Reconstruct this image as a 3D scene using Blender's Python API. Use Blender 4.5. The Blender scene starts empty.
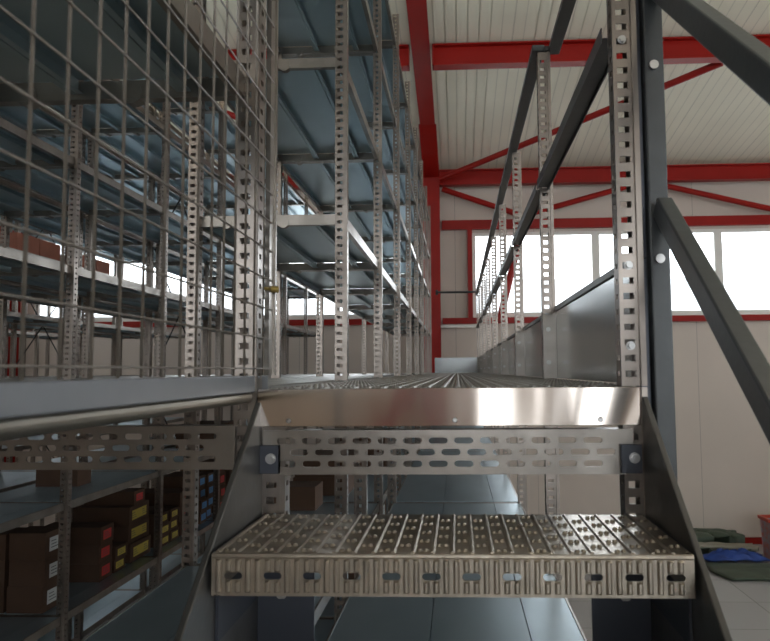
import bpy, bmesh, math, random
from mathutils import Vector, Matrix
random.seed(7)
S = bpy.context.scene
COL = S.collection
D = 2.5                    # height of the raised deck above the floor
HC = 0.0265                # camera above the deck
PI = math.pi

# ------------------------------------------------------------------ materials
MATS = {}
def mat(name, col, metal=0.0, rough=0.5, noise=0.0, nscale=6.0, bump=0.0, bscale=40.0, stretch=(1, 1, 1), rvar=0.0, spec=0.5, col2=None):
    m = bpy.data.materials.new(name); m.use_nodes = True
    nt = m.node_tree; n = nt.nodes; l = nt.links
    b = n['Principled BSDF']
    b.inputs['Base Color'].default_value = (*col, 1)
    b.inputs['Metallic'].default_value = metal
    b.inputs['Roughness'].default_value = rough
    b.inputs['Specular IOR Level'].default_value = spec
    tc = n.new('ShaderNodeTexCoord'); mp = n.new('ShaderNodeMapping')
    mp.inputs['Scale'].default_value = stretch
    l.new(tc.outputs['Object'], mp.inputs['Vector'])
    if noise or col2:
        t = n.new('ShaderNodeTexNoise'); t.inputs['Scale'].default_value = nscale; t.inputs['Detail'].default_value = 4
        l.new(mp.outputs[0], t.inputs['Vector'])
        mx = n.new('ShaderNodeMix'); mx.data_type = 'RGBA'
        c2 = col2 if col2 else tuple(max(0, c * (1 - noise)) for c in col)
        mx.inputs['A'].default_value = (*col, 1); mx.inputs['B'].default_value = (*c2, 1)
        cr = n.new('ShaderNodeValToRGB'); cr.color_ramp.elements[0].position = .35; cr.color_ramp.elements[1].position = .65
        l.new(t.outputs['Fac'], cr.inputs[0]); l.new(cr.outputs[0], mx.inputs['Factor'])
        l.new(mx.outputs['Result'], b.inputs['Base Color'])
        if rvar:
            mr = n.new('ShaderNodeMapRange'); mr.inputs['To Min'].default_value = rough - rvar; mr.inputs['To Max'].default_value = rough + rvar
            l.new(t.outputs['Fac'], mr.inputs['Value']); l.new(mr.outputs[0], b.inputs['Roughness'])
    if bump:
        t2 = n.new('ShaderNodeTexNoise'); t2.inputs['Scale'].default_value = bscale; t2.inputs['Detail'].default_value = 2
        l.new(mp.outputs[0], t2.inputs['Vector'])
        bp = n.new('ShaderNodeBump'); bp.inputs['Strength'].default_value = bump; bp.inputs['Distance'].default_value = .01
        l.new(t2.outputs['Fac'], bp.inputs['Height']); l.new(bp.outputs[0], b.inputs['Normal'])
    MATS[name] = m
    return m

mat('galvanised', (.30, .27, .24), .9, .32, .22, 14, .04, 60, (1, 1, 1), .08)
mat('galvanised_post', (.285, .245, .215), .92, .32, .35, 22, 0, 40, (1, 1, .35), .07)
mat('shelf_steel', (.42, .525, .58), .82, .36, .12, 5, .05, 9, (1, .4, 1), .05)
mat('fascia_steel', (.60, .52, .46), 1.0, .11, .12, 3, .22, 3.0, (2.2, 1, .6), .04)
mat('toe_steel', (.38, .40, .40), .95, .17, .15, 3, .15, 4, (1, 1, 1), .05)
mat('tread_steel', (.52, .455, .375), .94, .30, .25, 22, .05, 90, (1, 1, 1), .08)
mat('deck_steel', (.38, .36, .33), .85, .40, .25, 6, 0, 90)
mat('trim_steel', (.22, .228, .245), .6, .45, .1, 10)
mat('rolled_edge', (.36, .33, .27), .9, .35, .2, 12)
mat('wire_steel', (.25, .215, .18), .6, .42, .2, 40)
mat('dark_paint', (.05, .054, .056), .1, .36, .15, 30, .03, 80)
mat('stringer_paint', (.13, .125, .12), .6, .36, .3, 8, .03, 60)
mat('bracket_paint', (.05, .055, .07), .3, .4)
mat('black_rod', (.02, .02, .022), .4, .4)
mat('bolt_zinc', (.42, .41, .40), 1, .33)
mat('brass', (.45, .33, .12), 1, .35)
mat('red_paint', (.31, .008, .004), 0, .42, .12, 3, 0, 1, (1,1,1), 0, .25)
mat('plastic_white', (.78, .75, .70), 0, .4)
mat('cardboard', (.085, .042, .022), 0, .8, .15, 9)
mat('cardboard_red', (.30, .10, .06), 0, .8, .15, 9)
mat('label_white', (.62, .62, .60), 0, .6)
mat('label_red', (.62, .035, .03), 0, .6)
mat('label_yellow', (.60, .46, .07), 0, .6)
mat('label_blue', (.08, .24, .48), 0, .6)
mat('ink', (.08, .08, .08), 0, .6)
mat('tarp_green', (.060, .085, .055), 0, .55, .25, 5, .3, 9)
mat('tarp_beige', (.36, .34, .27), 0, .6, .2, 5, .3, 9)
mat('cloth_blue', (.015, .06, .30), 0, .6, .3, 5, .4, 14)
mat('crate_red', (.50, .05, .025), 0, .4)
mat('pack_print', (.35, .36, .42), 0, .4, 0, 18, 0, 40, (1, 1, 1), 0, .5, (.55, .16, .12))
mat('outside_render', (.62, .64, .66), 0, .9)
mat('outside_ground', (.45, .45, .43), 0, .9)

def wall_mat(name, col, step, off, w=.006, fine=0):
    m = mat(name, col, 0, .55, .06, 1.2)
    nt = m.node_tree; n = nt.nodes; l = nt.links; b = n['Principled BSDF']
    src = b.inputs['Base Color'].links[0].from_socket
    tc = n.new('ShaderNodeTexCoord'); sx = n.new('ShaderNodeSeparateXYZ'); l.new(tc.outputs['Object'], sx.inputs[0])
    a = n.new('ShaderNodeMath'); a.operation = 'ADD'; a.inputs[1].default_value = 100 * step - off; l.new(sx.outputs['X'], a.inputs[0])
    md = n.new('ShaderNodeMath'); md.operation = 'MODULO'; md.inputs[1].default_value = step; l.new(a.outputs[0], md.inputs[0])
    lt = n.new('ShaderNodeMath'); lt.operation = 'LESS_THAN'; lt.inputs[1].default_value = w; l.new(md.outputs[0], lt.inputs[0])
    mx = n.new('ShaderNodeMix'); mx.data_type = 'RGBA'; mx.inputs['B'].default_value = (*[c * .45 for c in col], 1)
    l.new(src, mx.inputs['A']); l.new(lt.outputs[0], mx.inputs['Factor']); l.new(mx.outputs['Result'], b.inputs['Base Color'])
    if fine:                                                  # groove shade painted in: darker lines along the panel's fine grooves
        md2 = n.new('ShaderNodeMath'); md2.operation = 'MODULO'; md2.inputs[1].default_value = fine; l.new(a.outputs[0], md2.inputs[0])
        lt2 = n.new('ShaderNodeMath'); lt2.operation = 'LESS_THAN'; lt2.inputs[1].default_value = .012; l.new(md2.outputs[0], lt2.inputs[0])
        mx2 = n.new('ShaderNodeMix'); mx2.data_type = 'RGBA'; mx2.inputs['B'].default_value = (*[c * .80 for c in col], 1)
        l.new(mx.outputs['Result'], mx2.inputs['A']); l.new(lt2.outputs[0], mx2.inputs['Factor']); l.new(mx2.outputs['Result'], b.inputs['Base Color'])
    return m
wall_mat('wall_panel', (.62, .53, .46), 1.189, -.02)

wall_mat('roof_panel', (.92, .87, .71), 1.19, .614, .014, .119)

def tile_mat():
    m = mat('floor_tile', (.47, .47, .465), 0, .22, .08, 1.5)
    nt = m.node_tree; n = nt.nodes; l = nt.links; b = n['Principled BSDF']
    tc = n.new('ShaderNodeTexCoord'); mp = n.new('ShaderNodeMapping'); mp.inputs['Location'].default_value = (.0, .16, 0)
    l.new(tc.outputs['Object'], mp.inputs[0])
    br = n.new('ShaderNodeTexBrick'); br.offset = 0; br.inputs['Scale'].default_value = 1
    br.inputs['Brick Width'].default_value = .8; br.inputs['Row Height'].default_value = .8; br.inputs['Mortar Size'].default_value = .004
    br.inputs['Color1'].default_value = (.38, .375, .37, 1); br.inputs['Color2'].default_value = (.35, .345, .34, 1); br.inputs['Mortar'].default_value = (.16, .155, .15, 1)
    l.new(mp.outputs[0], br.inputs['Vector']); l.new(br.outputs['Color'], b.inputs['Base Color'])
tile_mat()

def glass_mat():
    m = bpy.data.materials.new('window_glass'); m.use_nodes = True
    nt = m.node_tree; n = nt.nodes; l = nt.links
    for x in list(n):
        if x.type != 'OUTPUT_MATERIAL': n.remove(x)
    t = n.new('ShaderNodeBsdfTransparent'); t.inputs[0].default_value = (.95, .97, .98, 1)
    g = n.new('ShaderNodeBsdfGlossy'); g.inputs['Roughness'].default_value = .02
    f = n.new('ShaderNodeFresnel'); f.inputs[0].default_value = 1.45
    mx = n.new('ShaderNodeMixShader'); l.new(f.outputs[0], mx.inputs[0]); l.new(t.outputs[0], mx.inputs[1]); l.new(g.outputs[0], mx.inputs[2])
    l.new(mx.outputs[0], n['Material Output'].inputs[0]); MATS['window_glass'] = m
glass_mat()
def lamp_mat():
    m = bpy.data.materials.new('added_lamp_tube'); m.use_nodes = True
    b = m.node_tree.nodes['Principled BSDF']
    b.inputs['Emission Color'].default_value = (1, .86, .66, 1); b.inputs['Emission Strength'].default_value = 14  # warm glow for the added strip lamps
    MATS['added_lamp_tube'] = m
lamp_mat()

# ------------------------------------------------------------------ mesh builder
class MB:
    def __init__(s): s.v = []; s.f = []
    def box(s, x0, x1, y0, y1, z0, z1):
        i = len(s.v)
        s.v += [(x0,y0,z0),(x1,y0,z0),(x1,y1,z0),(x0,y1,z0),(x0,y0,z1),(x1,y0,z1),(x1,y1,z1),(x0,y1,z1)]
        s.f += [(i,i+3,i+2,i+1),(i+4,i+5,i+6,i+7),(i,i+1,i+5,i+4),(i+1,i+2,i+6,i+5),(i+2,i+3,i+7,i+6),(i+3,i,i+4,i+7)]
        return s
    def bar(s, p, q, w, h, up=(0, 0, 1)):
        p = Vector(p); q = Vector(q); d = (q - p).normalized(); u = Vector(up)
        a = d.cross(u).normalized(); b = a.cross(d).normalized()
        i = len(s.v)
        for c in (p, q):
            for sx, sy in ((-1,-1),(1,-1),(1,1),(-1,1)):
                s.v.append(tuple(c + a * (w/2*sx) + b * (h/2*sy)))
        s.f += [(i+3,i+2,i+1,i),(i+4,i+5,i+6,i+7)] + [(i+k,i+(k+1)%4,i+4+(k+1)%4,i+4+k) for k in range(4)]
        return s
    def tube(s, p, q, r, n=8, r2=None):
        p = Vector(p); q = Vector(q); d = (q - p).normalized()
        u = Vector((0,0,1)) if abs(d.z) < .9 else Vector((0,1,0))
        a = d.cross(u).normalized(); b = a.cross(d).normalized(); i = len(s.v)
        for c, rr in ((p, r), (q, r if r2 is None else r2)):
            for k in range(n):
                t = 2*PI*k/n; s.v.append(tuple(c + a*(rr*math.cos(t)) + b*(rr*math.sin(t))))
        s.f += [tuple(i+k for k in reversed(range(n))), tuple(i+n+k for k in range(n))]
        s.f += [(i+k,i+(k+1)%n,i+n+(k+1)%n,i+n+k) for k in range(n)]
        return s
    def prism(s, pts, axis, a0, a1):
        """polygon in the two other axes, extruded along axis from a0 to a1"""
        n = len(pts); i = len(s.v)
        for a in (a0, a1):
            for (u, w) in pts:
                s.v.append({'x': (a, u, w), 'y': (u, a, w), 'z': (u, w, a)}[axis])
        s.f += [tuple(i+k for k in range(n)), tuple(i+n+k for k in reversed(range(n)))]
        s.f += [(i+k,i+n+k,i+n+(k+1)%n,i+(k+1)%n) for k in range(n)]
        return s
    def dome(s, x, y, z, rx, ry, h):
        i = len(s.v)
        for k in range(6):
            t = 2*PI*k/6; s.v.append((x+rx*math.cos(t), y+ry*math.sin(t), z))
        for k in range(6):
            t = 2*PI*k/6; s.v.append((x+rx*.55*math.cos(t), y+ry*.55*math.sin(t), z+h))
        s.f += [(i+k,i+(k+1)%6,i+6+(k+1)%6,i+6+k) for k in range(6)] + [tuple(i+6+k for k in range(6))]
        return s
    def mesh_in(s, me, mtx):
        i = len(s.v)
        s.v += [tuple(mtx @ v.co) for v in me.vertices]
        s.f += [tuple(i+k for k in p.vertices) for p in me.polygons]
        return s
    def mesh(s, name, m, off=(0,0,0), smooth=False):
        me = bpy.data.meshes.new(name)
        me.from_pydata([(a-off[0], b-off[1], c-off[2]) for a, b, c in s.v], [], s.f)
        bm = bmesh.new(); bm.from_mesh(me); bmesh.ops.recalc_face_normals(bm, faces=bm.faces); bm.to_mesh(me); bm.free()
        me.materials.append(MATS[m])
        if smooth:
            for p in me.polygons: p.use_smooth = True
        me.update(); return me
    def build(s, name, m, parent=None, bevel=0, smooth=False):
        off = rootloc(parent)
        o = bpy.data.objects.new(name, s.mesh(name, m, off, smooth)); COL.objects.link(o); o.parent = parent
        if bevel:
            b = o.modifiers.new('bevel', 'BEVEL'); b.width = bevel; b.segments = 2; b.limit_method = 'ANGLE'
        return o

def rootloc(o):
    v = Vector((0, 0, 0))
    while o is not None: v += o.location; o = o.parent
    return v
def put(name, me, parent, loc, label=None):
    """a part that shares mesh data, placed at a world position"""
    o = bpy.data.objects.new(name, me); COL.objects.link(o); o.parent = parent
    o.location = Vector(loc) - rootloc(parent)
    if label: o['label'] = label
    return o
def tag(o, label, cat, group=None, kind=None):
    if label: o['label'] = label
    if cat: o['category'] = cat
    if group: o['group'] = group
    if kind: o['kind'] = kind
    return o
def thing(name, label, cat, loc, group=None):
    o = bpy.data.objects.new(name, None); COL.objects.link(o); o.location = loc; o.empty_display_size = .1
    return tag(o, label, cat, group)
def struct(o): o['kind'] = 'structure'; return o

# flat plate with cut holes (XZ plane, thickness along Y), via a filled 2D curve
def slot(cx, cz, w, h, n=6):
    r = h/2; pts = []
    for k in range(n+1):
        t = -PI/2 + PI*k/n; pts.append((cx + w/2 - r + r*math.cos(t), cz + r*math.sin(t)))
    for k in range(n+1):
        t = PI/2 + PI*k/n; pts.append((cx - w/2 + r + r*math.cos(t), cz + r*math.sin(t)))
    return pts
def plate_mesh(outer, holes, th):
    cu = bpy.data.curves.new('tmp', 'CURVE'); cu.dimensions = '2D'; cu.fill_mode = 'BOTH'; cu.extrude = th/2
    for pts in [outer] + holes:
        sp = cu.splines.new('POLY'); sp.points.add(len(pts)-1)
        for p, (x, z) in zip(sp.points, pts): p.co = (x, z, 0, 1)
        sp.use_cyclic_u = True
    ob = bpy.data.objects.new('tmp', cu); COL.objects.link(ob)
    dg = bpy.context.evaluated_depsgraph_get(); dg.update()
    me = bpy.data.meshes.new_from_object(ob.evaluated_get(dg))
    bpy.data.objects.remove(ob); bpy.data.curves.remove(cu)
    return me
XZ = Matrix(((1,0,0,0),(0,0,-1,0),(0,1,0,0),(0,0,0,1)))   # plate local (x,y,z) -> (x,-z,y)

# ------------------------------------------------------------------ the hall
YB, YF, XL, XR = 10.4, -9.6, -9.0, 9.6
EAVE = D + HC + 3.10
def roof_z(y):
    r = EAVE + .14 * (YB - y) if y > .4 else EAVE + .14*(YB-.4) - .14*(.4-y)
    return r
b = MB().box(XL-.2, XR+.2, YF-.2, YB+.2, -.2, 0); struct(b.build('floor', 'floor_tile'))

def wall_with_band(name, axis, pos, a0, a1, z1, w0, w1, bands, th=.12, top=None, low=None):
    """wall in plane axis=pos, from a0 to a1, window bands [(b0,b1)] between w0 and w1"""
    m = MB()
    def bx(u0, u1, za, zb):
        if axis == 'y': m.box(u0, u1, pos, pos+th, za, zb)
        else: m.box(pos, pos+th, u0, u1, za, zb)
    if low:
        l0, l1, lb = low; bx(a0, a1, 0, l0); bx(a0, a1, l1, w0); c = a0
        for (p, q) in lb: bx(c, p, l0, l1); c = q
        bx(c, a1, l0, l1)
    else: bx(a0, a1, 0, w0)
    bx(a0, a1, w1, z1)
    c = a0
    for (p, q) in bands:
        bx(c, p, w0, w1); c = q
    bx(c, a1, w0, w1)
    if top: m.prism(top, 'x', pos, pos+th)
    return struct(m.build(name, 'wall_panel'))
W0, W1 = D+HC+.82, D+HC+2.09
bandsB = [(-8.3, -6.75), (-6.55, -.74), (.245, 5.70), (6.25, 9.2)]
wall_with_band('wall_back', 'y', YB, XL, XR, EAVE+.2, W0, W1, bandsB)
addedF = [(.45, 1.05), (1.75, 2.75), (3.6, 4.6)]  # unseen low windows, added to put bright reflections in the fascia
bandsF = [(-8.3, -6.6), (-6.0, -.6), (.0, 5.4), (6.0, 9.2)]
wall_with_band('wall_front', 'y', YF-.12, XL, XR, roof_z(YF)-.001, 3.3, 5.0, bandsF, low=(.9, 3.0, addedF))
gab = [(YF, roof_z(YF)-.3), (YB, EAVE-.3), (YB, EAVE+.1), (.4, roof_z(.4)+.1), (YF, roof_z(YF)+.1)]
wall_with_band('wall_right', 'x', XR, YF, YB, roof_z(YF)-.25, 2.9, 5.0, [(-9.0, -4.6), (-4.2, .2), (.6, 5.0), (5.4, 9.8)], top=gab)
wall_with_band('wall_left', 'x', XL-.12, YF, YB, roof_z(YF)-.25, D+HC+.84, D+HC+2.09, [(-8.5, -1), (0, 9)], top=gab)

# roof: ribbed panels, grooves running down the slope
def roof(name, y0, y1):
    m = MB(); k0 = int((XL-.3-.614)/.119)-1; x = .614 + k0*.119; prof = [(x, 0)]; k = k0
    while x < XR + .3:                                       # a shallow groove at every rib, a deeper one at panel joints
        w = .014 if k % 10 == 0 else .012; d = .030 if k % 10 == 0 else .008
        prof += [(x+w*.3, d), (x+w*.7, d), (x+w, 0), (x+.119, 0)]
        x += .119; k += 1
    n = len(prof); 
    for y in (y0, y1):
        z = roof_z(y)
        for (px, dz) in prof: m.v.append((px, y, z+dz))
    m.f += [(i, i+1, n+i+1, n+i) for i in range(n-1)]
    o = m.build(name, 'roof_panel')
    md = o.modifiers.new('thick', 'SOLIDIFY'); md.thickness = .12; md.offset = -1 if o.data.polygons[0].normal.z < 0 else 1
    md.offset = 0; md.thickness = .05
    return struct(o)
roof('ceiling', .4, YB+.1); o = roof('ceiling_front', YF-.1, .4); o.name = 'ceiling.001'

# windows
nw = 0
def windows(axis, pos, bands, w0, w1, pane, fr=.05, th=.06, ledge=True):
    global nw
    for (a, c) in bands:
        nw += 1
        fm = MB(); gm = MB(); n = max(1, round((c-a)/pane)); st = (c-a)/n
        def bx(m, u0, u1, za, zb, d0=0, d1=th):
            if axis == 'y': m.box(u0, u1, pos+d0, pos+d1, za, zb)
            else: m.box(pos+d0, pos+d1, u0, u1, za, zb)
        bx(fm, a, c, w0, w0+fr); bx(fm, a, c, w1-fr, w1)
        for k in range(n+1):
            u = a + st*k; u0 = u if k == 0 else (u-.02 if k < n else u-fr); u1 = u+fr if k == 0 else (u+.095 if k < n else u)
            bx(fm, u0, u1, w0+fr, w1-fr)
        bx(gm, a+fr*.5, c-fr*.5, w0+fr*.5, w1-fr*.5, th*.45, th*.55)
        f = struct(fm.build('window_%d' % nw, 'plastic_white'))
        g = gm.build('glass_pane', 'window_glass', f)
        if ledge:
            lm = MB(); bx(lm, a-.03, c+.03, w0-.035, w0-.001, -.05, th); lm.build('window_sill', 'plastic_white', f)
windows('y', YB+.01, bandsB, W0, W1, 1.82)
windows('y', YF-.11, bandsF, 3.3, 5.0, 1.8, ledge=False)
windows('y', YF-.11, addedF, .9, 3.0, 1.2, ledge=False)  # glazing of the added low windows
windows('x', XR+.01, [(-9.0, -4.6), (-4.2, .2), (.6, 5.0), (5.4, 9.8)], 2.9, 5.0, 1.5, ledge=False)
windows('x', XL-.11, [(-8.5, -1), (0, 9)], W0, W1, 1.8, ledge=False)
struct(MB().box(XL, -.6, YB-.03, YB, 0, .09).build('baseboard_back', 'red_paint'))
struct(MB().box(-.2, XR, YB-.03, YB, 0, .09).build('baseboard_back.001', 'red_paint'))

# red steel frames along the slope of the roof
def rz(y): return D + HC + 3.563 - .139*(y-6.4)
def ibeam_pts(w, h, t=.014):
    return [(-w/2,0),(w/2,0),(w/2,t),(t/2,t),(t/2,h-t),(w/2,h-t),(w/2,h),(-w/2,h),(-w/2,h-t),(-t/2,h-t),(-t/2,t),(-w/2,t)]
def rafter(x, root):
    m = MB(); pts = ibeam_pts(.195, .20); i = 0; n = len(pts)
    for y, z in ((YF+.1, rz(.4)-.139*(.4-YF-.1)), (.4, rz(.4)), (YB-.35, rz(YB-.35))):
        for (u, w) in pts: m.v.append((x+u, y, z+min(w, roof_z(y)-z-.03)))
    for s in range(2):
        for k in range(n): m.f.append((s*n+k, s*n+(k+1)%n, (s+1)*n+(k+1)%n, (s+1)*n+k))
    m.f += [tuple(range(n)), tuple(2*n+k for k in range(n))]
    m.build('rafter', 'red_paint', root)
    h = MB()                                                   # haunch at the column
    h.prism([(8.85, rz(8.85)), (YB-.34, rz(8.85)-.36), (YB-.34, rz(YB-.34)+.02), (8.85, rz(8.85)+.01)], 'x', x-.115, x+.115)
    h.build('haunch', 'red_paint', root)
for i, x in enumerate((-.36, -6.85, 5.98)):
    lab = ['red steel frame with column between the windows at the end of the walkway', 'red steel frame far left behind the shelving racks', 'red steel frame on the right side of the hall'][i]
    t = thing('portal_frame', lab, 'steel frame', (x, YB-.2, 0), 'red portal frames')
    m = MB()
    for (u0,u1,v0,v1) in ((-.12,.12,YB-.34,YB-.325),(-.12,.12,YB-.075,YB-.06),(-.007,.007,YB-.325,YB-.075)): m.box(x+u0,x+u1,v0,v1,0,rz(YB-.34)+.0)
    m.build('column', 'red_paint', t)
    m = MB()
    for (v0,v1) in ((YF+.1,YF+.115),(YF+.33,YF+.345)): m.box(x-.12,x+.12,v0,v1,0,rz(.4)-.139*(.4-YF-.1)+.05)
    m.box(x-.007,x+.007,YF+.115,YF+.33,0,rz(.4)-.139*(.4-YF-.1)); m.build('column', 'red_paint', t)
    rafter(x, t)
    m = MB().box(x-.16, x+.16, YB-.39, YB-.04, 0, .02); m.build('base_plate', 'red_paint', t)
segs = [(-6.72, -.485, 'left of the end column, behind the racks'), (-.235, 5.85, 'right of the end column')]
def hbeam(name, x0, x1, y, z0, z1, lab, cat, grp, fl=.07):
    m = MB(); m.box(x0, x1, y-fl, y+fl, z0, z0+.015).box(x0, x1, y-fl, y+fl, z1-.015, z1).box(x0, x1, y-.006, y+.006, z0+.015, z1-.015)
    m.box(x0, x0+.012, y-fl, y+fl, z0, z1).box(x1-.012, x1, y-fl, y+fl, z0, z1)
    o = m.build(name, 'red_paint'); return tag(o, lab, cat, grp)
for x0, x1, wh in segs:
    hbeam('cross_beam', x0, x1, 7.25, D+HC+3.27, D+HC+3.505, 'red steel beam crossing under the roof, ' + wh, 'beam', 'roof cross beams')
    hbeam('eaves_beam', x0, x1, YB-.25, D+HC+2.755, D+HC+2.985, 'red steel eaves beam above the windows, ' + wh, 'beam', 'eaves beams')
    tag(MB().box(x0+.02, x1, YB-.085, YB-.005, D+HC+2.13, D+HC+2.27).build('wall_rail', 'red_paint'), 'red wall rail directly over the windows, ' + wh, 'beam', 'red rails over the windows')
    tag(MB().box(x0+.02, x1, YB-.085, YB-.052, D+HC+.70, D+HC+.79).build('sill_rail', 'red_paint'), 'red wall rail directly under the windows, ' + wh, 'beam', 'red rails under the windows')
tag(MB().box(.17, .24, YB-.10, YB-.005, D+HC+.79, D+HC+2.13).build('wall_post', 'red_paint'), 'red upright beside the window right of the end column', 'post')
tag(MB().box(-.27, .30, YB-.12, YB-.09, D+HC+.64, D+HC+.685).build('wall_ledge', 'plastic_white'), 'pale ledge on the red rail at the end of the walkway', 'ledge')
# round bracing
def brace(p, q, r, lab): tag(MB().tube(p, q, r, 10).build('brace_tube', 'red_paint'), lab, 'brace', 'red bracing tubes')
zr = D+HC
brace((-.22, YB-.4, zr+2.82), (2.9, 7.4, zr+3.31), .04, 'long red bracing tube rising right under the roof from the end column')
brace((-.57, YB-.4, zr+2.82), (-3.7, 7.4, zr+3.31), .04, 'long red bracing tube rising left under the roof behind the racks')
yb = YB-.2
brace((-.2, yb, zr+2.72), (.98, yb, zr+2.30), .042, 'short red tube from the column head down to the window rail')
brace((1.02, yb, zr+2.30), (2.6, yb, zr+2.72), .042, 'red tube rising right from the window rail beside the post')
brace((3.05, yb, zr+2.72), (4.9, yb, zr+2.26), .042, 'red tube falling right behind the stair guard rail')
brace((-.6, yb, zr+2.72), (-2.0, yb, zr+2.30), .042, 'red tube left of the column head behind the shelves')
brace((1.02, yb, zr+2.24), (.62, yb-.02, zr+.72), .055, 'steep red tube crossing the window behind the handrail')
tag(MB().bar((-.34, YF+.55, 3.3), (-1.75, YF+.55, .25), .30, .12, (0, 1, 0)).build('added_brace', 'red_paint'), 'added broad red brace, out of view behind the stairs, put in to redden the walkway fascia', 'brace')  # unseen brace, added so the fascia reflects a red streak
# unseen ceiling lamps, added for warm light (behind and above the camera)
for i, (x, y) in enumerate(((-3.4, -5.5), (2.6, -5.5), (-3.4, 1.2), (2.6, 1.2))):
    zt = roof_z(y) - .62
    t = thing('added_lamp', 'added, unseen warm strip lamp hung under the roof, ' + ['left at the near end', 'right at the near end', 'left above the racks', 'right above the stairs'][i], 'lamp', (x, y, zt), 'added strip lamps')
    MB().box(x-.75, x+.75, y-.06, y+.06, zt+.04, zt+.11).build('housing', 'plastic_white', t)
    MB().box(x-.72, x+.72, y-.045, y+.045, zt, zt+.039).build('diffuser', 'added_lamp_tube', t)
    MB().tube((x-.6,y,zt+.11),(x-.6,y,zt+.6),.006).tube((x+.6,y,zt+.11),(x+.6,y,zt+.6),.006).build('suspension_rod', 'black_rod', t)

# outside
tag(MB().box(-40, 40, 24, 30, -.2, D+HC+3.15).build('neighbouring_building', 'outside_render'), 'pale building seen low through the back windows', 'building')
tag(MB().box(-60, 60, 10.8, 24, -.3, -.22).build('yard', 'outside_ground'), 'pale paved yard outside the back windows', 'yard')
tag(MB().tube((7.7, 23.98, zr+2.95), (5.3, 10.53, zr+2.2), .012, 6).build('overhead_cable', 'black_rod'), 'thin cable sloping across the window right of the stair post', 'cable')

# ------------------------------------------------------------------ shared shelving meshes
PITCH = .025
def post_mesh(h, name='post', w=.040, depth=.034):
    m = MB(); yf = -.017; t = .002
    hx0, hx1 = -.0122, .0050
    m.box(-.0185, hx0, yf, yf+t, 0, h)                 # strip left of the holes
    m.box(hx1, .0115, yf, yf+t, 0, h)
    m.box(.0115, .0145, yf-.005, yf+t, 0, h).box(.0145, .0205, yf-.005, yf-.003, 0, h).box(.0187, .0205, yf-.003, yf+t, 0, h)   # folded lip
    n = int(h/PITCH); z = 0
    for k in range(n):
        a = k*PITCH; m.box(hx0, hx1, yf, yf+t, a, a+PITCH-.0105)
    if h - n*PITCH > .001: m.box(hx0, hx1, yf, yf+t, n*PITCH, h)
    # side walls, also slotted, built as rungs
    for sx in (-.0185, .0165):
        m.box(sx, sx+t, yf+t, yf+.010, 0, h); m.box(sx, sx+t, yf+.022, yf+depth, 0, h)
        for k in range(0, n):
            a = k*PITCH; m.box(sx, sx+t, yf+.010, yf+.022, a, a+PITCH-.009)
    m.box(-.0165, -.008, yf+depth-t, yf+depth, 0, h).box(.006, .0165, yf+depth-t, yf+depth, 0, h)
    return m.mesh(name, 'galvanised_post')
RT = D + 2.235
POST_FULL = post_mesh(RT); POST_LOW = post_mesh(D-.002); POST_RAIL = post_mesh(1.025); POST_FIRST = post_mesh(1.6)
POST_CAP_H = .012

SW = .47
def shelf_meshes(w, L=1.0):
    """origin: front-left corner of a bay, top of the shelf at z=0"""
    m = MB(); g = .022
    ps = [0, .187*w/.47, .373*w/.47, w]
    y0, y1 = g, L-g
    for a, c in zip(ps[:-1], ps[1:]):
        m.box(a+.0012, c-.0012, y0, y1, -.0015, 0)
        m.box(a+.0012, a+.003, y0, y1, -.026, -.0015); m.box(c-.003, c-.0012, y0, y1, -.026, -.0015)
        m.box(a+.003, a+.012, y0, y1, -.026, -.0245); m.box(c-.012, c-.003, y0, y1, -.026, -.0245)
    deck = m.mesh('shelf', 'shelf_steel')
    es = []
    for xx, x0, x1 in ((-.004, .001, .012), (w-.001, w-.013, w-.001)):
        m = MB().box(xx, xx+.005, y0-.02, y1+.02, -.034, .002).box(x0, x1, y0, y1, -.034, -.0325); es.append(m.mesh('shelf_edge', 'galvanised'))
    for ya in (y0-.016, y1+.004):
        m = MB().box(.01, w-.01, ya, ya+.012, -.034, -.002).box(.01, w-.01, ya-.004, ya+.016, -.036, -.034)
        for a in (w*.21, w*.60): m.tube((a, ya-.003, -.026), (a, ya+.016, -.026), .018, 10)
        es.append(m.mesh('end_beam', 'galvanised'))
    return deck, es
SM = shelf_meshes(SW); SMW = shelf_meshes(.56)
def add_shelf(root, x, y, z, sm=SM):
    s = put('shelf', sm[0], root, (x, y, z))
    for me in sm[1]: put(me.name.split('.')[0], me, s, (x, y, z))

LEV_UP = [.527, 1.04, 1.555, 2.07]
def rack(lab, x0, ys, ups, lows, skip_up=(), brace_x=None, bays_brace=()):
    t = thing('shelving_rack', lab, 'shelving rack', (x0+SW/2, ys[0], 0), 'galvanised shelving racks')
    for y in ys:
        for x in (x0-.0, x0+SW): put('upright', POST_FULL, t, (x+(.012 if y == Y0 and x > -.5 else 0), y, 0))
    for y in ys[:-1]:
        for z in lows: add_shelf(t, x0, y, D+z)
        if y not in skip_up:
            for z in ups: add_shelf(t, x0, y, D+z)
    for y in bays_brace:
        m = MB()
        for za, zb in ((.05, .98), (1.05, 1.98), (-1.02, -.1)):
            m.tube((brace_x, y+.03, D+za), (brace_x, y+.97, D+zb), .006, 6).tube((brace_x-.014, y+.97, D+za), (brace_x-.014, y+.03, D+zb), .006, 6)
        m.build('cross_brace', 'black_rod', t)
    return t
Y0 = 1.14
yA = [Y0-1+k for k in range(10)]
rack('tall galvanised shelving rack along the left edge of the walkway', -.83, yA, LEV_UP, [-.56, -1.065], skip_up=(Y0,))
yB_ = [Y0+1+k for k in range(8)]
rack('galvanised shelving rack second row from the walkway, cartons on its lower shelves', -2.27, yB_, LEV_UP, [-.56, -1.065, -1.57], brace_x=-2.304, bays_brace=(Y0+4, Y0+6))
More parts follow.
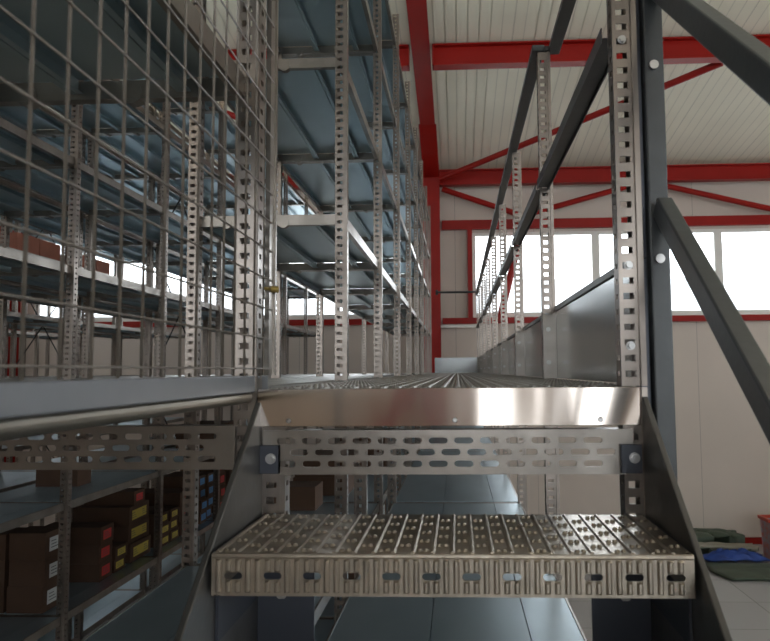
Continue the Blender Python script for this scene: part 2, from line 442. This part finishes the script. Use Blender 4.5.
rack('galvanised shelving rack standing back to back behind the carton rack', -2.81, yB_, LEV_UP, [-.56, -1.065, -1.57])
yE = [Y0+2+k for k in range(7)]
rack('galvanised shelving rack in the third row, cross braced, red-brown cartons on it', -4.05, yE, LEV_UP, [-.56, -1.065, -1.57], brace_x=-4.08, bays_brace=(Y0+2, Y0+3, Y0+5))

rack('galvanised shelving rack back to back behind the cross-braced third row', -4.60, yE, LEV_UP, [-.56])
rack('galvanised shelving rack in the far row near the left wall', -5.55, [Y0+3+k for k in range(6)], LEV_UP, [-.56], brace_x=-5.58, bays_brace=(Y0+4,))
# ------------------------------------------------------------------ raised deck plates (left side)
deck = thing('deck_platform', 'smooth steel deck platform carrying the racks left of the walkway', 'platform', (-1.6, 3, D-.03))
def dplate(x0, x1, y0, y1):
    m = MB().box(x0, x1, y0, y1, D-.004, D).box(x0, x0+.003, y0, y1, D-.028, D-.004).box(x1-.003, x1, y0, y1, D-.028, D-.004)
    m.build('deck_plate', 'deck_steel', deck)
for k in range(9):
    y = Y0+k
    dplate(-.335, -.326, y+.08, y+.997)
    dplate(-1.775, -1.325, y+.003, y+.997); dplate(-1.322, -.855, y+.003, y+.997)
    if k != 0: dplate(-.805, -.385, y+.025, y+.975)
    else: dplate(-.805, -.385, y+.025, y+.975)
    dplate(-2.245, -1.825, y+.025, y+.975) if k else None
    dplate(-3.10, -2.80, y+.003, y+.997); dplate(-3.55, -3.103, y+.003, y+.997); dplate(-4.98, -4.60, y+.003, y+.997); dplate(-6.4, -5.65, y+.003, y+.997); dplate(-2.74, -2.32, y+.025, y+.975)
for j in range(6):
    y = Y0-1-j
    dplate(-.80, -.39, y+.025, y+.975); dplate(-1.32, -.855, y+.003, y+.997); dplate(-1.78, -1.323, y+.003, y+.997); dplate(-2.80, -1.783, y+.003, y+.997); dplate(-3.82, -2.803, y+.003, y+.997); dplate(-4.84, -3.823, y+.003, y+.997)
MB().box(-.342, -.336, -4.8, 1.10, D-.006, D+.021).box(-.336, -.330, -4.8, 1.195, D-.006, D+.021).build('edge_strip', 'trim_steel', deck, .002)
MB().tube((-.345, -4.8, D-.013), (-.345, 1.19, D-.013), .0105, 16).build('rolled_edge', 'rolled_edge', deck, 0, True)

# beams with three rows of slots
def slotted_beam(name, x0, x1, z0, z1, y, parent):
    cx0 = x0; holes = []
    n = int((x1-x0-.02)/.0408)
    h = z1-z0
    for r, fz in enumerate((.24, .50, .76)):
        zc = z0 + h*fz
        off = .0204 if r == 1 else 0
        for k in range(n+1):
            cx = x0+.038+.0408*k-off
            if cx-.015 < x0+.010 or cx+.015 > x1-.010: continue
            holes.append(slot(cx, zc, .030, .0098))
    outer = [(x0,z0),(x1,z0),(x1,z1),(x0,z1)]
    me = plate_mesh(outer, holes, .003)
    m = MB(); m.mesh_in(me, Matrix.Translation((0, y, 0)) @ XZ); bpy.data.meshes.remove(me)
    m.box(x0, x1, y+.0016, y+.030, z1-.002, z1).box(x0, x1, y+.0016, y+.030, z0, z0+.002)
    return m.build(name, 'galvanised', parent)
sb = slotted_beam('slotted_beam', -1.75, -.361, D+HC-.156, D+HC-.086, 1.115, deck)

# ------------------------------------------------------------------ the walkway
XW0, XW1 = -.300, .281
wk = thing('raised_walkway', 'narrow raised walkway with embossed steel planks between rack and railing', 'walkway', (0, Y0, 0))
for k in range(9):
    for x in (XW0, XW1): put('support_post', POST_LOW, wk, (x, Y0+k, 0))
def tread_surface(m, x0, x1, y0, y1, z, rib=.025):
    """ridges along Y with rows of small embossed domes between them"""
    n = int(round((x1-x0)/rib)); st = (x1-x0)/n
    for i in range(n):
        a = x0+st*i
        m.prism([(a+.0005, z), (a+.0025, z+.0024), (a+.0050, z+.0024), (a+.0070, z)], 'y', y0+.002, y1-.002)
        y = y0+.012+(.025 if i % 2 else 0)
        while y < y1-.008:
            m.dome(a+.0118, y, z-.0001, .0040, .0042, .0034); m.dome(a+.0200, y+.001, z-.0001, .0040, .0042, .0034)
            y += .05
m = MB().box(-.306, .300, .0225, .9735, -.004, 0); tread_surface(m, -.306, .300, .0225, .9735, 0)
PLANK = m.mesh('walkway_plank', 'deck_steel')
for k in range(8): put('walkway_plank', PLANK, wk, (0, Y0+k, D-.002))
m = MB().box(-.324, .2875, 1.1115, 1.1135, D-.0612, D-.001).box(-.324, .2875, 1.1135, 1.146, D-.003, D-.001).box(-.324, .2875, 1.1135, 1.1213, D-.0612, D-.0592)
m.build('fascia', 'fascia_steel', wk, .0008)
for sx in (-.273, -.005, .225): MB().tube((sx, 1.1115, D-.052), (sx, 1.109, D-.052), .0045, 10, .003).build('screw', 'bolt_zinc', wk)
slotted_beam('slotted_beam', -.315, .276, D+HC-.1645, D+HC-.094, 1.1165, wk)
for k in range(8): add_shelf(wk, XW0+.01, Y0+k, D-.56, SMW); 
for k in range(8): add_shelf(wk, XW0+.01, Y0+k, D-1.065, SMW)

# ------------------------------------------------------------------ railing along the walkway
rl = thing('walkway_railing', 'perforated post railing with dark rails and shiny toe boards on the right of the walkway', 'railing', (XW1, Y0, D))
for k in range(9):
    p = put('rail_post', POST_FIRST if k == 0 else POST_RAIL, rl, (XW1, Y0+k, D), 'taller perforated post nearest the stairs' if k == 0 else None)
def angle_rail(m, x, y0, y1, z, w=.027, h=.030):
    m.box(x, x+.0025, y0, y1, z-h/2, z+h/2).box(x+w-.0025, x+w, y0, y1, z-h/2, z+h/2).box(x+.0025, x+w-.0025, y0, y1, z+h/2-.0025, z+h/2).box(x+.0025, x+.010, y0, y1, z-h/2, z-h/2+.0025).box(x+.017, x+w-.0025, y0, y1, z-h/2, z-h/2+.0025)
MB().box(.245, .284, Y0+.975, Y0+8.02, D+1.0265, D+1.046).build('top_rail', 'dark_paint', rl, .002)
MB().box(.297, .333, Y0-.02, Y0+1.0, D+1.024, D+1.042).box(.284, .297, Y0-.02, Y0+.0, D+1.024, D+1.042).box(.284, .297, Y0+.976, Y0+1.0, D+1.0265, D+1.042).build('top_rail', 'dark_paint', rl, .0015)
for k in range(8):
    y = Y0+k
    MB().box(.2525, .2545, y+.021, y+.982, D+HC+.558, D+HC+.586).box(.2545, .289, y+.021, y+.982, D+HC+.566, D+HC+.568).box(.287, .289, y+.021, y+.982, D+HC+.558, D+HC+.566).build('middle_rail', 'dark_paint', rl)
for k in range(8):
    y = Y0+k
    m = MB().box(XW1+.0215, XW1+.0235, y+.00, y+.999, D+.002, D+.214)
    m.box(XW1+.0235, XW1+.036, y+.02, y+.975, D+.212, D+.214)
    m.build('toe_board', 'toe_steel', rl)
    if k:
        MB().box(XW1-.0195, XW1+.0212, y-.0255, y-.0235, D+.003, D+.196).build('joint_plate', 'galvanised', rl)
        m = MB()
        for zz in (.05, .15): MB().tube((XW1-.004, y-.0255, D+zz), (XW1-.004, y-.031, D+zz), .007, 8).build('plate_bolt', 'bolt_zinc', rl)
m = MB().box(XW1+.0165, XW1+.030, Y0+.022, Y0+8.0, D+.2145, D+.219).box(XW1+.0165, XW1+.0205, Y0+.022, Y0+8.0, D+.206, D+.2145); m.build('toe_board_cap', 'dark_paint', rl)
MB().box(XW0+.0, XW1+.02, Y0+8.022, Y0+8.026, D, D+.20).box(XW0, XW1-.024, Y0+8.01, Y0+8.026, D+.198, D+.2).build('end_toe_board', 'toe_steel', rl)
MB().tube((-.26, Y0+8.03, D+HC+1.045), (XW1, Y0+8.03, D+HC+1.045), .014, 8).tube((-.28, Y0+8.03, D+HC+1.045), (-.25, Y0+8.03, D+HC+1.045), .035, 10).build('end_rail', 'dark_paint', rl)
# bolts on the first post
for zz in (.545, .168, .038):
    z = D+HC+zz; m = MB().tube((XW1-.003, Y0-.017, z), (XW1-.003, Y0-.019, z), .0072, 12).tube((XW1-.003, Y0-.019, z), (XW1-.003, Y0-.025, z), .0052, 6)
    m.build('post_bolt', 'bolt_zinc', rl)

# ------------------------------------------------------------------ mesh guard on the left
gm = thing('mesh_guard', 'wire mesh guard panel standing on the deck edge at the left', 'mesh panel', (-.33, .6, D))
m = MB(); XM = -.330
y = 1.158
while y > -.9:
    m.tube((XM, y, D+.022), (XM, y, D+2.0), .0019, 6); y -= .0498
m.build('vertical_wires', 'wire_steel', gm, 0, True)['kind'] = 'stuff'
m = MB(); z = D+.0325
while z < D+2.0:
    m.tube((XM+.0042, -.9, z), (XM+.0042, 1.200, z), .0014, 6); z += .0515
m.build('horizontal_wires', 'wire_steel', gm, 0, True)['kind'] = 'stuff'
MB().box(XM-.006, XM+.002, 1.190, 1.222, D+.0215, D+2.02).box(XM+.002, XM+.006, 1.216, 1.222, D+.0215, D+2.02).box(XM-.006, XM+.006, -.9, 1.190, D+2.005, D+2.02).build('panel_frame', 'galvanised', gm)
MB().tube((XM-.012, 1.16, D+.172), (XM+.003, 1.195, D+.172), .003, 8).tube((XM+.003, 1.195, D+.172), (XM+.016, 1.200, D+.172), .006, 8).build('latch', 'brass', gm)

# ------------------------------------------------------------------ staircase
SL = .815; XS = .3005; CX = -.0128
st = thing('staircase', 'dark steel staircase with embossed treads leading up to the walkway', 'staircase', (0, .9, 0))
yt, zt = 1.122, D+HC-.046
def line(y): return zt - SL*(yt-y)
yend = yt - zt/SL
for s in (-1, 1):
    x0, x1 = (CX+XS+.005, CX+XS+.014) if s > 0 else (CX-XS-.014, CX-XS-.005)
    pts = [(yt, zt+.006), (yt+.012, zt+.002), (yt+.016, zt-.02), (yt+.016, D-.30), (yt+.27, D-.30), (yt+.27, D-.36), (yt+.0, D-.36-.82*.27), (yt-2.6, D-.36-.82*2.87+.0), (yend-.0, 0.001)]
    pts = [(yt, zt+.006), (yt+.012, zt+.002), (yt+.016, zt-.02), (yt+.016, D-.29), (yt+.10, D-.29), (yt+.10, D-.50)]
    # lower edge parallel to the upper one
    y2 = yt+.10-(D-.50)/SL
    pts += [(y2, .001), (yend, .001)]
    MB().prism(pts, 'x', x0, x1).build('stringer', 'stringer_paint', st, .0015)
    xx = (x0-.0005) if s > 0 else (x1+.0005)
# treads
holes = [slot(-.2725+.05*k, -.027, .0235, .0088, 5) for k in range(12)]
TW = .3002
me = plate_mesh([(-TW, -.0515), (TW, -.0515), (TW, 0), (-TW, 0)], holes, .002)
m = MB(); m.mesh_in(me, Matrix.Translation((0, .001, 0)) @ XZ)
m.box(-TW, TW, .002, .242, -.002, 0).box(-TW, TW, .240, .242, -.05, -.002)
m.box(-TW, -TW+.002, .002, .24, -.0515, -.002).box(TW-.002, TW, .002, .24, -.0515, -.002)
m.box(-TW, TW, .002, .02, -.0515, -.050)
tread_surface(m, -TW+.002, TW-.002, .004, .238, 0, .025)
# vertical flutes pressed in the front, interrupted by the slots
x = -.2725-.01875
while x < TW-.006:
    near = min(abs(x-(-.2725+.05*k)) for k in range(12))
    segs_ = [(-.0475, -.006)] if near > .0130 else [(-.0475, -.0320), (-.0220, -.006)]
    pr = [(-.0040, .0004), (-.0032, -.0020), (-.0013, -.0034), (.0013, -.0034), (.0032, -.0020), (.0040, .0004)]
    for a, c in segs_:
        n0 = len(m.v)
        for zz_, kk in ((a, .15), (a+.002, 1), (c-.002, 1), (c, .15)):
            for (u, d) in pr: m.v.append((x+u, d*kk if d < 0 else d, zz_))
        for q in range(3):
            for e in range(5): m.f.append((n0+q*6+e, n0+q*6+e+1, n0+q*6+6+e+1, n0+q*6+6+e))
    x += .0125
m.tube((-TW, .0035, -.0035), (TW, .0035, -.0035), .0042, 10)
TREAD = m.mesh('tread', 'tread_steel')
TB = []
for s in (-1, 1):
    i0, i1 = sorted((s*(XS+.0045), s*(XS-.085)))
    TB.append((MB().box(i0, i1, .222, .226, -.215, -.053).box(*sorted((s*(XS+.0006), s*(XS+.0045))), .03, .222, -.12, -.002).mesh('tread_bracket', 'bracket_paint'),
               MB().tube((s*(XS-.035), .222, -.115), (s*(XS-.035), .214, -.115), .010, 6).tube((s*(XS-.035), .214, -.115), (s*(XS-.035), .205, -.115), .006, 8).mesh('tread_bolt', 'bolt_zinc')))
for k in range(11):
    y = .88-.24*k; z = D+HC-.2285-.1975*k
    if z < .06: break
    t_ = put('tread', TREAD, st, (CX, y, z))
    for a_, b_ in TB: put('tread_bolt', b_, put('tread_bracket', a_, t_, (CX, y, z)), (CX, y, z))
for s, lab in ((-1, 'l'), (1, 'r')):
    xc = -.304 if s < 0 else .271
    c = MB().box(xc-.0145, xc+.016, 1.106, 1.1095, D+HC-.162, D+HC-.117).box(xc-.0145*s-.002*s, xc-.0145*s+.002, 1.106, 1.14, D+HC-.162, D+HC-.117).build('fixing_bracket', 'bracket_paint', st, .001)
    MB().tube((xc+.004, 1.106, D+HC-.138), (xc+.004, 1.104, D+HC-.138), .0085, 14).tube((xc+.004, 1.104, D+HC-.138), (xc+.004, 1.099, D+HC-.138), .006, 6).build('bracket_bolt', 'bolt_zinc', c)
# newel post and guard rails on the right
XN0, XN1 = .322, .3545
nw_ = MB().box(XN0, XN1, 1.150, 1.235, D-.22, D+1.12).build('newel_post', 'dark_paint', st, .003)
for zz in (.512, .182): MB().tube(((XN0+XN1)/2-.002, 1.150, D+HC+zz), ((XN0+XN1)/2-.002, 1.144, D+HC+zz), .0078, 12).build('newel_bolt', 'bolt_zinc', nw_)
MB().box(.3045, .3195, 1.165, 1.205, D-.25, D+1.1).build('spacer_strip', 'bracket_paint', st)
SR = .84
for zz, nm in ((.278, 'knee_rail'), (.660, 'middle_rail'), (1.03, 'handrail')):
    ya, yb_ = 1.165, -1.05
    za = D+HC+zz+.012
    MB().bar((.340, ya-.028, za-SR*.028), (.340, yb_, za-SR*(ya-yb_)), .026, .036).build(nm, 'dark_paint', st, .003)
MB().box(.322, .355, -1.09, -1.05, .001+D+HC+.285-SR*2.25-.62, D+HC+1.02-SR*2.2).build('newel_post', 'dark_paint', st, .003)

# ------------------------------------------------------------------ cartons
def carton_meshes(w, dp, h, bm_, lcol, nl=1):
    b = MB().box(-dp, 0, 0, w, 0, h-.004).mesh('carton', bm_)
    f = MB()
    f.box(-dp, 0, .0, w/2-.001, h-.004, h-.001).box(-dp, 0, w/2+.001, w, h-.004, h-.001)
    f = f.mesh('flap', bm_)
    l = None
    if lcol:
        m = MB()
        if nl == 2: m.box(0, .0008, w*.14, w*.86, h*.24, h*.76)
        else:
          for k in range(nl):
            c = w*(k+.5)/nl; q = min(.042, w/nl*.34)
            m.box(0, .0008, c-q, c+q, h*.24, h*.76)
        l = m.mesh('paper_label', lcol)
        m = MB()
        for k in range(nl):
            c = w*(k+.5)/nl; q = min(.030, w/nl*.26)
            for r in range(3): m.box(.0008, .0011, c-q, c+q*(.9-.3*r), h*(.36+.12*r), h*(.36+.12*r)+h*.03)
        i = m.mesh('print_line', 'ink')
    return b, f, l, (i if l else None)
posn = ['bottom', 'second', 'third', 'fourth', 'fifth']
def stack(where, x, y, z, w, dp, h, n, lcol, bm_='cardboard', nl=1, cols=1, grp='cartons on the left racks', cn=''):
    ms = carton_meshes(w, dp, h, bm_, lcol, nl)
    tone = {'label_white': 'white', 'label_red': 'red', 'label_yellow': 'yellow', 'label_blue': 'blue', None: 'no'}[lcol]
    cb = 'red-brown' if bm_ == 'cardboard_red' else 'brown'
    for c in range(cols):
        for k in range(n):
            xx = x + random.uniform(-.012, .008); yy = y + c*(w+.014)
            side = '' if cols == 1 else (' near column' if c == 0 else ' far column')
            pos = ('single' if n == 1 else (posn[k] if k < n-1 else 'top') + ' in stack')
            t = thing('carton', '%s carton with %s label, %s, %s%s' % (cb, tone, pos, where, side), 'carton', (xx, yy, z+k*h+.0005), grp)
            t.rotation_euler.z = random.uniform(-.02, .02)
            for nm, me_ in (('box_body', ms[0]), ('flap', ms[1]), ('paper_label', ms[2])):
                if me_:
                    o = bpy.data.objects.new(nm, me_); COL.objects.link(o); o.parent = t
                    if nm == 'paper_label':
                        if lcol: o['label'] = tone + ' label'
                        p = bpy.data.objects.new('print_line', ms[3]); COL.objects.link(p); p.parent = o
zl = D-1.065; zu = D-.56
stack('nearest on lower shelf', -1.90, 3.16, zl, .155, .17, .120, 3, 'label_white')
stack('behind the white-labelled stack', -2.08, 3.165, zl, .15, .16, .118, 3, None)
stack('second stack from near end', -1.885, 3.63, zl, .14, .33, .094, 3, 'label_red')
stack('just past the second stack', -1.89, 3.79, zl, .13, .30, .07, 2, 'label_yellow')
stack('wide mid-shelf pile', -1.90, 3.99, zl, .26, .33, .105, 3, 'label_yellow', nl=2)
stack('on the wide mid-shelf pile', -1.90, 4.05, zl+.316, .14, .30, .08, 1, 'label_red')
stack('past the second upright', -1.87, 4.34, zl, .135, .30, .068, 3, 'label_yellow', cols=2)
stack('past the yellow-labelled columns', -1.87, 4.64, zl, .20, .32, .095, 3, 'label_red')
stack('past the third upright', -1.87, 5.00, zl, .13, .30, .085, 4, 'label_blue', cols=2)
stack('beyond the blue-labelled stack', -1.87, 5.40, zl, .16, .30, .10, 4, 'label_red')
stack('toward the far end', -1.87, 5.66, zl, .22, .33, .10, 3, 'label_yellow')
stack('at the far end', -1.87, 6.3, zl, .30, .33, .11, 3, 'label_white', cols=2)
stack('alone below the deck edge', -1.98, 3.56, zu, .14, .22, .10, 1, None)
stack('shelf directly under far deck', -1.87, 5.34, zu, .25, .33, .09, 2, 'label_red', cols=2)
# cartons seen under the walkway front beam
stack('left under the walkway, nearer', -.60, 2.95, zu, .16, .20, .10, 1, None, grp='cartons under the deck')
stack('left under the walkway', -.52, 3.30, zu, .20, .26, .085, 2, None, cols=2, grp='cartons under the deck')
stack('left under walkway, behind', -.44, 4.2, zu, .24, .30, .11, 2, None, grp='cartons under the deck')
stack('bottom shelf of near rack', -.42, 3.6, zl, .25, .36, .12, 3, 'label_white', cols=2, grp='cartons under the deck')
# red-brown cartons high in the third row
stack('high in the third row, near', -3.62, 5.5, D+1.02, .30, .36, .18, 1, None, 'cardboard_red', cols=2, grp='red-brown cartons')
stack('high in the third row, far', -3.62, 6.5, D+1.02, .26, .36, .16, 1, None, 'cardboard_red', cols=2, grp='red-brown cartons')
stack('at deck level in the third row', -3.62, 4.4, D+.52, .30, .36, .16, 1, None, 'cardboard_red', cols=2, grp='red-brown cartons')

# ------------------------------------------------------------------ things on the floor at the right
def sheet(name, x0, x1, y0, y1, z, m_, lab, cat, seed, amp=.02, nx=26, ny=18, skew=0, th=.006, crumple=0, rot=0):
    rnd = random.Random(seed); ph = [rnd.uniform(0, 6.28) for _ in range(6)]
    m = MB()
    for j in range(ny+1):
        for i in range(nx+1):
            u, v = i/nx, j/ny
            xx = x0+(x1-x0)*u + skew*v + .03*math.sin(v*7+ph[0])*(u if u > .5 else 1-u)
            yy = y0+(y1-y0)*v + .03*math.sin(u*6+ph[1])
            edge = min(1, 4*min(u, 1-u, v, 1-v))
            h = abs(math.sin(u*9+v*4+ph[2]))*.5+abs(math.sin(u*3-v*8+ph[3]))*.5
            h2 = abs(math.sin(u*17+3*math.sin(v*6+ph[4])))*crumple
            m.v.append((xx, yy, z+amp*h*(.35+.65*edge)+h2*amp*edge))
    for j in range(ny):
        for i in range(nx):
            a = j*(nx+1)+i; m.f.append((a, a+1, a+nx+2, a+nx+1))
    o = m.build(name, m_, None, 0, True)
    s = o.modifiers.new('thick', 'SOLIDIFY'); s.thickness = th; s.offset = 1
    return tag(o, lab, cat)
sheet('folded_tarp', 3.15, 3.92, 9.97, 10.33, .004, 'tarp_green', 'green folded tarpaulin by the back wall, behind the beige one', 'tarpaulin', 1, .05, th=.20)
sheet('folded_tarp', 3.12, 4.02, 9.70, 9.92, .12, 'tarp_beige', 'beige-grey folded tarpaulin between the green and blue ones', 'tarpaulin', 2, .03, th=.05)
sheet('folded_tarp', 3.16, 4.00, 9.73, 9.89, .004, 'tarp_green', 'dark green folded tarpaulin directly under the beige one', 'tarpaulin', 5, .015, th=.10)
sheet('crumpled_sheet', 3.22, 4.00, 9.36, 9.64, .01, 'cloth_blue', 'crumpled bright blue sheet in front of the folded tarpaulins', 'sheet', 3, .085, crumple=.5, th=.02)
sheet('flat_tarp', 3.20, 4.9, 8.55, 9.26, .004, 'tarp_green', 'dark green tarpaulin spread flat nearest on the tiles', 'tarpaulin', 4, .03, th=.02, skew=-.1)
t = thing('storage_tub', 'red-rimmed tub holding printed packs on the floor at right', 'tub', (4.3, 9.6, 0))
m = MB()
X0, X1, Ya, Yb = 4.08, 4.55, 9.45, 9.75
m.prism([(X0+.03, .004), (X1-.03, .004), (X1, .5), (X0, .5)], 'y', Ya, Ya+.01).prism([(X0+.03, .004), (X1-.03, .004), (X1, .5), (X0, .5)], 'y', Yb-.01, Yb)
m.prism([(Ya+.01, .004), (Yb-.01, .004), (Yb-.01, .5), (Ya+.01, .5)], 'x', X0+.028, X0+.036).prism([(Ya+.01, .004), (Yb-.01, .004), (Yb-.01, .5), (Ya+.01, .5)], 'x', X1-.036, X1-.028).box(X0+.04, X1-.04, Ya+.01, Yb-.01, .004, .014)
m.build('tub_body', 'pack_print', t)
MB().box(X0-.02, X1+.02, Ya-.02, Ya+.01, .50, .54).box(X0-.02, X1+.02, Yb-.01, Yb+.02, .50, .54).box(X0-.02, X0+.01, Ya+.01, Yb-.01, .50, .54).box(X1-.01, X1+.02, Ya+.01, Yb-.01, .50, .54).build('rim', 'crate_red', t)
t = thing('printed_pack', 'pale printed pack with dark blue band standing before the tub', 'pack', (4.44, 9.35, 0))
MB().box(4.30, 4.58, 9.28, 9.40, .004, .26).build('pack_body', 'plastic_white', t, .01)
MB().box(4.299, 4.581, 9.279, 9.401, .09, .19).build('blue_band', 'cloth_blue', t)

# ------------------------------------------------------------------ camera
cd = bpy.data.cameras.new('camera'); cam = bpy.data.objects.new('camera', cd); COL.objects.link(cam)
cd.sensor_fit = 'HORIZONTAL'; cd.sensor_width = 15.6; cd.lens = 14.0; cd.shift_x = -42/770; cd.clip_start = .02
yaw, pitch, roll = math.radians(2.49), math.radians(4.18), math.radians(.45)
cam.matrix_world = Matrix.Translation((0, 0, D+HC)) @ Matrix.Rotation(yaw, 4, 'Z') @ Matrix.Rotation(PI/2+pitch, 4, 'X') @ Matrix.Rotation(-roll, 4, 'Z')
cd.dof.use_dof = True; cd.dof.focus_distance = 2.2; cd.dof.aperture_fstop = 4.5
S.camera = cam

# ------------------------------------------------------------------ light
w = bpy.data.worlds.new('world'); S.world = w; w.use_nodes = True
bg = w.node_tree.nodes['Background']; bg.inputs[0].default_value = (.94, .97, 1.0, 1); bg.inputs[1].default_value = 5.0
def portal(loc, sx, sy, rot):
    l = bpy.data.lights.new('window_daylight', 'AREA'); l.shape = 'RECTANGLE'; l.size = sx; l.size_y = sy
    l.cycles.is_portal = True
    o = bpy.data.objects.new('window_daylight', l); COL.objects.link(o); o.location = loc; o.rotation_euler = rot
for a, c in bandsB: portal(((a+c)/2, YB+.10, (W0+W1)/2), c-a, W1-W0, (-PI/2, 0, 0))
for a, c in bandsF: portal(((a+c)/2, YF-.13, 4.15), c-a, 1.7, (PI/2, 0, 0))
for a, c in addedF: portal(((a+c)/2, YF-.13, 1.95), c-a, 2.1, (PI/2, 0, 0))  # portals for the added low windows
for a, c in [(-9.0, -4.6), (-4.2, .2), (.6, 5.0), (5.4, 9.8)]: portal((XR+.13, (a+c)/2, 3.95), 2.1, c-a, (0, PI/2, 0))
for a, c in [(-8.5, -1), (0, 9)]: portal((XL-.13, (a+c)/2, (W0+W1)/2), W1-W0, c-a, (0, -PI/2, 0))

v = S.view_settings; v.view_transform = 'Standard'; v.look = 'None'; v.gamma = 1; v.use_curve_mapping = False; v.exposure = 0.60
